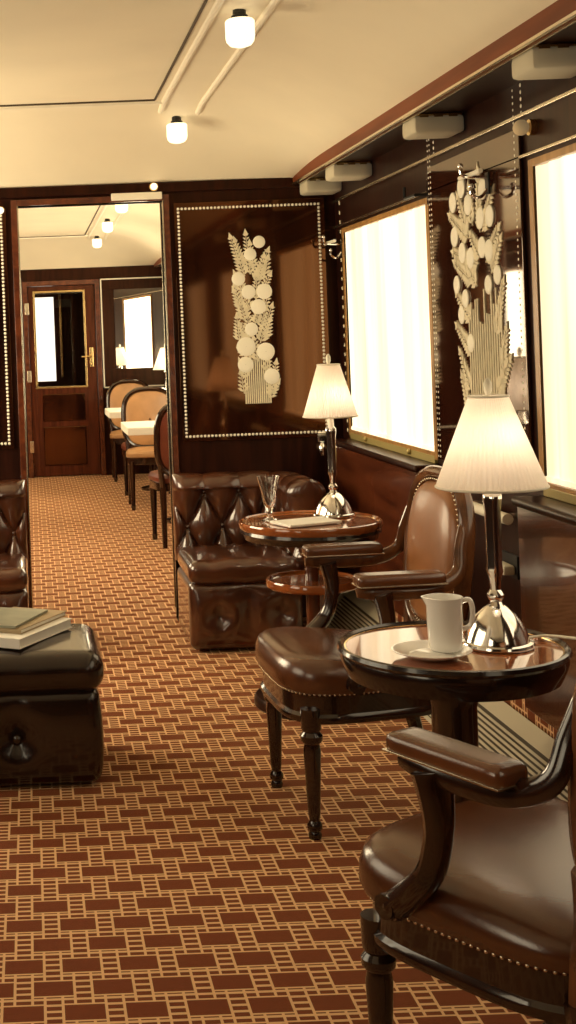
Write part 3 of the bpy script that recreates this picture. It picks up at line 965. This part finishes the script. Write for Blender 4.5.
# ------------------------------------------------------------------ things on the tables
t = thing('china_jug', 'white china jug with a looped handle on the nearer table', 'jug', (.874, 2.850, TZ+.0135))
m = MB()
m.lathe([(0, .0), (.030, .0), (.033, .004), (.036, .02), (.0375, .06), (.0375, .095), (.040, .114), (.0375, .114), (.0345, .095), (.0345, .02), (0, .008)], 36,
        mod=lambda a, z: 1+(.20*max(0, cos(a-2.9))**12 if z > .10 else 0))
m.build('jug_body', CHINA, t)
m = MB(); m.tube(catmull([(.034, -.01, .105), (.050, -.014, .108), (.056, -.016, .085), (.051, -.015, .055), (.035, -.01, .045)]), .0055, n=8); m.build('handle', CHINA, t)
t = thing('saucer', 'broad white saucer under the china jug', 'saucer', (.842, 2.845, TZ+.0006))
m = MB(); m.lathe([(0, 0), (.045, 0), (.05, .002), (.082, .014), (.084, .0165), (.080, .0165), (.048, .0055), (.03, .0117), (0, .0117)], 48); m.build('saucer_dish', CHINA, t)
# napkin with the plate on the farther table
m = MB()
m.rbox(-.11, .11, -.075, .075, 0, .012, .005, 5); 
o = m.build('folded_napkin', PAPER, None, (1.00, 4.90, TZ), ); o.rotation_euler = (0, 0, .35)
tag(o, 'flat white folded napkin on the farther table', 'napkin')
t = thing('glass_vase', 'footed glass vase with a flared rim on the farther table', 'vase', (.885, 4.99, TZ))
m = MB(); m.lathe([(0, 0), (.034, 0), (.036, .004), (.012, .014), (.008, .03), (.014, .045), (.024, .075), (.030, .115), (.042, .160), (.045, .172), (.042, .172), (.027, .118), (.020, .08), (.008, .055), (0, .052)], 28)
m.build('vase_bowl', GLASS, t)

# ------------------------------------------------------------------ tufted sofas
def make_sofa(label, loc, mirror):
    sg = -1 if mirror else 1
    t = thing('tufted_sofa', label, 'sofa', loc, 0, 'button-tufted sofas')
    # local x = 0 at the end beside the doorway, y = 0 at the front
    path = []
    L1, r, L2 = .37, .19, .30
    yb = .57
    n1, n2, n3 = 60, 40, 36
    for i in range(n1): s = L1*i/n1; path.append(((s, yb), (0, -1), s))
    for i in range(n2):
        a = (pi/2)*i/n2; path.append(((L1+r*sin(a), yb-r+r*cos(a)), (-sin(a), -cos(a)), L1+r*a))
    for i in range(n3+1):
        s = L2*i/n3; path.append(((L1+r, yb-r-s), (-1, 0), L1+r*pi/2+s))
    Ltot = path[-1][2]
    th = .065; zb, zt = .33, .735; S0 = .145
    rows = []
    NQ = 110
    SPX, SPZ = .168, .165
    for (p, nn, s) in path:
        e = min(s, Ltot-s)/.05
        e = sqrt(max(0, 1-(1-min(1, e))**2))*.75+.25
        ring = []
        for q in range(NQ):
            f = q/(NQ-1)
            if f < .55:
                z = zb+(zt-.06-zb)*(f/.55); off = th
                sa = (s-S0)/SPX; zz = (z-.655)/(2*SPZ)
                tuft = (abs(sin(pi*(sa+zz)))*abs(sin(pi*(sa-zz))))**.40
                top = max(0, min(1, (z-.655)/.03))
                d = .060*(tuft*(1-top)+(.30+.70*abs(sin(pi*sa))**.55)*top)-.036
                off = th+d
            elif f < .80:
                a = (f-.55)/.25*pi
                wv = .014*abs(sin(pi*(s-S0)/SPX))**.5*cos(a*.5)
                off = cos(a)*(th+.016+wv); z = zt-.06+sin(a)*(.06+wv)
            else:
                off = -th; z = zt-.06-(zt-.06-.05)*(f-.80)/.20
            ring.append((sg*(p[0]+nn[0]*off*e), p[1]+nn[1]*off*e, z))
        rows.append(ring)
    m = MB(); V = m.grid(rows)
    m.cap(V[0]); m.cap(V[-1])
    back = m.build('backrest', LEATHER_DK, t, ang=75)
    # buttons at the lattice nodes
    for (p, nn, s) in path[::1]:
        pass
    def at(s):
        return min(path, key=lambda w: abs(w[2]-s))
    for i in range(-1, 7):
        for j in range(0, 2):
            sn = S0+(i+.5*j)*SPX; z = .655-j*SPZ
            if sn < .05 or sn > Ltot-.05: continue
            p, nn, _ = at(sn)
            off = th-.036+.004
            m = MB(); m.sphere((sg*(p[0]+nn[0]*off), p[1]+nn[1]*off, z), .013, n=10, m=8)
            m.build('button', LEATHER_DK, back)
    BW = .50
    btn = [(.125, .165), (.405, .165)]
    def dimple(p, nn):
        p = p.copy()
        if nn.y < -.3:
            for (bx, bz) in btn:
                dx = p.x-bx; dz = p.z-bz; d = sqrt(dx*dx+dz*dz)
                p.y += .045*exp(-(d/.05)**2)
                p.y += .010*exp(-(dx/.012)**2)*exp(-(abs(dz)/.12)**2)
            p.y -= .036*abs(sin(pi*(p.x+.005)/.26))**.6*sin(pi*max(0, min(1, (p.z-.02)/.29)))
        return p
    m = MB(); m.rbox(0.0, BW, .02, .53, .012, .315, .035, 34, dimple)
    for v in m.bm.verts: v.co.x *= sg
    base = m.build('base', LEATHER_DK, t, ang=75)
    for (bx, bz) in btn:
        m = MB(); m.sphere((sg*bx, .05, bz), .015, n=10, m=8); m.build('button', LEATHER_DK, base)
    def puff(p, nn):
        p = p.copy()
        if nn.z > 0: p.z += .020*cos((p.x-.25)/.50*pi*.95)*cos((p.y-.27)/.54*pi*.9)
        p.z += .004*sin(p.x*45)*exp(-((p.y-.01)/.06)**2)
        return p
    m = MB(); m.rbox(.0, BW, 0.0, .50, .30, .405, .045, 22, puff)
    for v in m.bm.verts: v.co.x *= sg
    m.build('seat_cushion', LEATHER_DK, t, ang=75)
    return t
make_sofa('brown button-tufted leather sofa under the flower-inlaid partition', (.665, 5.80, 0), False)
make_sofa('brown tufted leather sofa end left of the doorway', (-.045, 5.80, 0), True)

# ------------------------------------------------------------------ footstool and books
t = thing('footstool', 'dark leather footstool with a buttoned front, stacked with books', 'footstool', (-.085, 4.36, 0))
def dim2(p, nn):
    p = p.copy()
    if nn.y < -.3:
        d = sqrt((p.x+.0)**2+(p.z-.16)**2)
        p.y += .04*exp(-(d/.05)**2)+.012*exp(-(p.x/.012)**2)*exp(-((p.z-.24)/.07)**2)
        p.y -= .016*sin(pi*max(0, min(1, p.z/.31)))
    if nn.x > .3:
        p.x += .012*sin(pi*max(0, min(1, p.z/.31)))
    return p
m = MB(); m.rbox(-.262, .262, -.235, .235, .010, .315, .04, 30, dim2); fb = m.build('base', LEATHER_OT, t, ang=75)
m = MB(); m.sphere((0, -.222, .16), .017, n=12, m=8); m.build('button', LEATHER_OT, fb)
def puff2(p, nn):
    p = p.copy()
    if nn.z > 0: p.z += .012*cos(p.x/.29*pi*.5)*cos(p.y/.26*pi*.5)
    p.y -= .006*abs(sin(p.x*22))*max(0, -nn.y)
    return p
m = MB(); m.rbox(-.282, .282, -.255, .25, .295, .425, .06, 26, puff2); m.build('seat_cushion', LEATHER_OT, t, ang=75)

def make_book(name, label, loc, rz, w, d, h, cover, cat):
    t = thing(name, label, cat, loc, rz, 'books on the footstool')
    m = MB(); m.box(-w/2, w/2, -d/2, d/2, 0, .003, .001); m.box(-w/2, w/2, -d/2, d/2, h-.003, h, .001); m.box(-w/2, -w/2+.003, -d/2, d/2, 0, h, .001)
    m.build('cover', cover, t)
    m = MB(); m.box(-w/2+.002, w/2-.004, -d/2+.004, d/2-.004, .0028, h-.0028); m.build('pages', PAPER, t)
    return t
ZB = .4365
make_book('book', 'thick white book at the bottom of the stack on the footstool', (-.085, 4.365, ZB), 1.03, .34, .25, .032, PAPER, 'book')
make_book('book', 'beige book in the middle of the stack on the footstool', (-.075, 4.41, ZB+.0322), 1.05, .31, .21, .016, BEIGEBOOK, 'book')
make_book('magazine', 'grey-green magazine lying on top of the stack on the footstool', (-.125, 4.405, ZB+.0484), 1.16, .27, .22, .008, GREYBOOK, 'magazine')

# ------------------------------------------------------------------ dining car beyond the doorway
def make_dining_chair(label, loc, rz, pad, group):
    t = thing('dining_chair', label, 'chair', loc, rz, group)
    fw = lambda y: .225+.02*y
    ol = superellipse(fw, n=40, hy=.22)
    m = MB(); m.loft(ol, [(.97, .37), (1.0, .375), (1.0, .425), (.97, .43)]); m.build('seat_frame', W_CHAIR, t)
    m = MB(); m.loft(ol, [(.98, .425), (1.02, .435), (1.02, .46), (.95, .48), (.7, .492), (.2, .498)]); m.build('seat', pad, t)
    for s in (-1, 1):
        m = MB(); m.lathe([(0, 0), (.016, 0), (.02, .03), (.016, .05), (.024, .33), (.026, .40), (0, .40)], 12, (s*.195, .175, 0)); m.build('leg', W_CHAIR, t)
    for s in (-1, 1):
        m = MB(); m.tube(catmull([(s*.185, -.19, .40), (s*.185, -.20, .2), (s*.19, -.235, 0)]), lerp_list([.024, .02, .016], 17), n=8); m.build('leg', W_CHAIR, t)
    ty = lambda z: -.195-(z-.42)*.13
    def bo(n, sx, sz):
        out = []
        for k in range(n):
            a = 2*pi*k/n
            x = math.copysign(abs(cos(a))**.6, cos(a)); z = math.copysign(abs(sin(a))**.6, sin(a))
            out.append((x*sx, .715+z*sz+(.02*(1-x*x) if z > 0 else 0)))
        return out
    m = MB(); m.tube([(x, ty(z), z) for x, z in bo(48, .222, .235)], .022, n=8, closed=True, flat=(1, .9), up=(0, 1, .13))
    for s in (-1, 1): m.tube([(s*.185, -.19, .40), (s*.20, ty(.56), .56)], .02, n=8)
    m.build('back_frame', W_CHAIR, t)
    m = MB()
    for dirn in (1, -1):
        rows = [[(x*q, ty(.715+(z-.715)*q)+d*dirn, .715+(z-.715)*q) for x, z in bo(48, .205, .218)] for (q, d) in ((1, 0), (.98, .012), (.85, .022), (.5, .03), (.04, .032))]
        m.grid(rows, cv=True)
    m.build('backrest', pad, t)
    return t
dc1 = make_dining_chair('red-brown leather dining chair just beyond the doorway, its back to the viewer', (1.03, 9.02, 0), .06, LEATHER_RED, 'dining chairs')
dc2 = make_dining_chair('tan dining chair facing the viewer behind the nearer dining table', (1.0, 10.98, 0), pi, LEATHER_TAN, 'dining chairs')
dc3 = dup(dc1, (1.02, 11.66, 0), 0, 'red-brown dining chair back to back with the nearer tan chair')
dc4 = dup(dc2, (1.0, 13.18, 0), pi, 'farthest tan dining chair against the far wall')

def make_dining_table(label, loc, first=None):
    if first: return dup(first, loc, 0, label)
    t = thing('dining_table', label, 'table', loc, 0, 'dining tables')
    m = MB(); m.box(-.40, .40, -.37, .37, .715, .745, .006); m.build('tabletop', W_CHAIR, t)
    m = MB(); m.lathe([(0, 0), (.17, 0), (.17, .02), (.05, .05), (.035, .12), (.035, .66), (.09, .716), (0, .716)], 20, (.05, 0, 0)); m.build('pedestal', W_CHAIR, t)
    return t
def make_cloth(label, loc):
    m = MB(); m.rbox(-.412, .412, -.382, .382, .690, .752, .008, 8)
    bmesh.ops.delete(m.bm, geom=[f for f in m.bm.faces if all(v.co.z < .697 for v in f.verts)], context='FACES')
    o = m.build('tablecloth', LINEN, None, loc)
    return tag(o, label, 'tablecloth', 'dining tablecloths')
d1 = make_dining_table('nearer white-covered dining table seen through the doorway', (1.11, 10.05, 0))
make_dining_table('farther white-covered dining table seen through the doorway', (1.11, 12.25, 0), d1)
make_cloth('white cloth over the nearer dining table', (1.11, 10.05, .0))
make_cloth('white cloth over the farther dining table', (1.11, 12.25, .0))
dup(lampA, (1.26, 10.05, .7555), 0, 'table lamp on the nearer dining table, half hidden by the door jamb')
dup(lampA, (1.26, 12.25, .7555), 0, 'table lamp on the farther dining table')
for o in list(bpy.data.objects):
    if o.name.startswith('cord') and o.parent and o.parent is not lampA:
        bpy.data.objects.remove(o)

# framed mirror on the far wall, hung slightly turned toward the windows
t = thing('wall_mirror', 'large framed mirror on the far wall right of the glazed door', 'mirror', (1.09, YF, 0))
m = MB()
x0, x1, z0, z1 = -.335, .40, .90, 2.04
m.box(x0, x1, -.03, 0, z0, z0+.20, .004); m.box(x0, x1, -.03, 0, z1-.12, z1, .004)
m.box(x0, x0+.14, -.03, 0, z0+.20, z1-.12, .004); m.box(x1-.06, x1, -.03, 0, z0+.20, z1-.12, .004)
m.build('mirror_frame', W_DARK, t)
m = MB()
for a, b in (((x0+.01, z0+.01), (x1-.01, z0+.01)), ((x1-.01, z0+.01), (x1-.01, z1-.01)), ((x1-.01, z1-.01), (x0+.01, z1-.01)), ((x0+.01, z1-.01), (x0+.01, z0+.01))):
    m.tube([(a[0], -.031, a[1]), (b[0], -.031, b[1])], .007, n=6)
m.build('frame_line', IVORY_W, t)
m = MB()
V = [m.bm.verts.new(v) for v in ((x0+.14, -.046, z0+.2), (x1-.06, -.004, z0+.2), (x1-.06, -.004, z1-.12), (x0+.14, -.046, z1-.12))]
m.bm.faces.new(V)
m.build('mirror_glass', simple('silvered_glass', (.9, .88, .82), .01, metal=1), t)

# ------------------------------------------------------------------ light of the place
world = bpy.data.worlds.new('daylight'); SC.world = world; world.use_nodes = True
bg = world.node_tree.nodes['Background']; bg.inputs[0].default_value = (.75, .82, 1, 1); bg.inputs[1].default_value = 1.0

# ------------------------------------------------------------------ camera
FPX, W, H = 1320.0, 576.0, 1024.0
VX, VY, ROLL = 29.0, 343.0, .038
cam = bpy.data.cameras.new('camera'); co = bpy.data.objects.new('camera', cam); COL.objects.link(co)
cam.sensor_fit = 'VERTICAL'; cam.sensor_height = 36; cam.lens = FPX*36/H
cam.shift_x = (W/2-VX)/H; cam.shift_y = -(H/2-VY)/H
cr, sr = cos(ROLL), sin(ROLL)
right = Vector((cr, 0, -sr)); up = Vector((sr, 0, cr)); back = Vector((0, -1, 0))
M4 = Matrix(((right.x, up.x, back.x, 0), (right.y, up.y, back.y, 0), (right.z, up.z, back.z, 1.40), (0, 0, 0, 1)))
co.matrix_world = M4
cam.clip_start = .02
SC.camera = co

vs = SC.view_settings
vs.view_transform = 'Standard'; vs.look = 'None'; vs.gamma = 1.0; vs.use_curve_mapping = False
vs.exposure = 0.0
SC.cycles.use_denoising = True
SC.cycles.max_bounces = 10; SC.cycles.diffuse_bounces = 5; SC.cycles.glossy_bounces = 5
SC.cycles.transparent_max_bounces = 12
SC.cycles.sample_clamp_indirect = 6
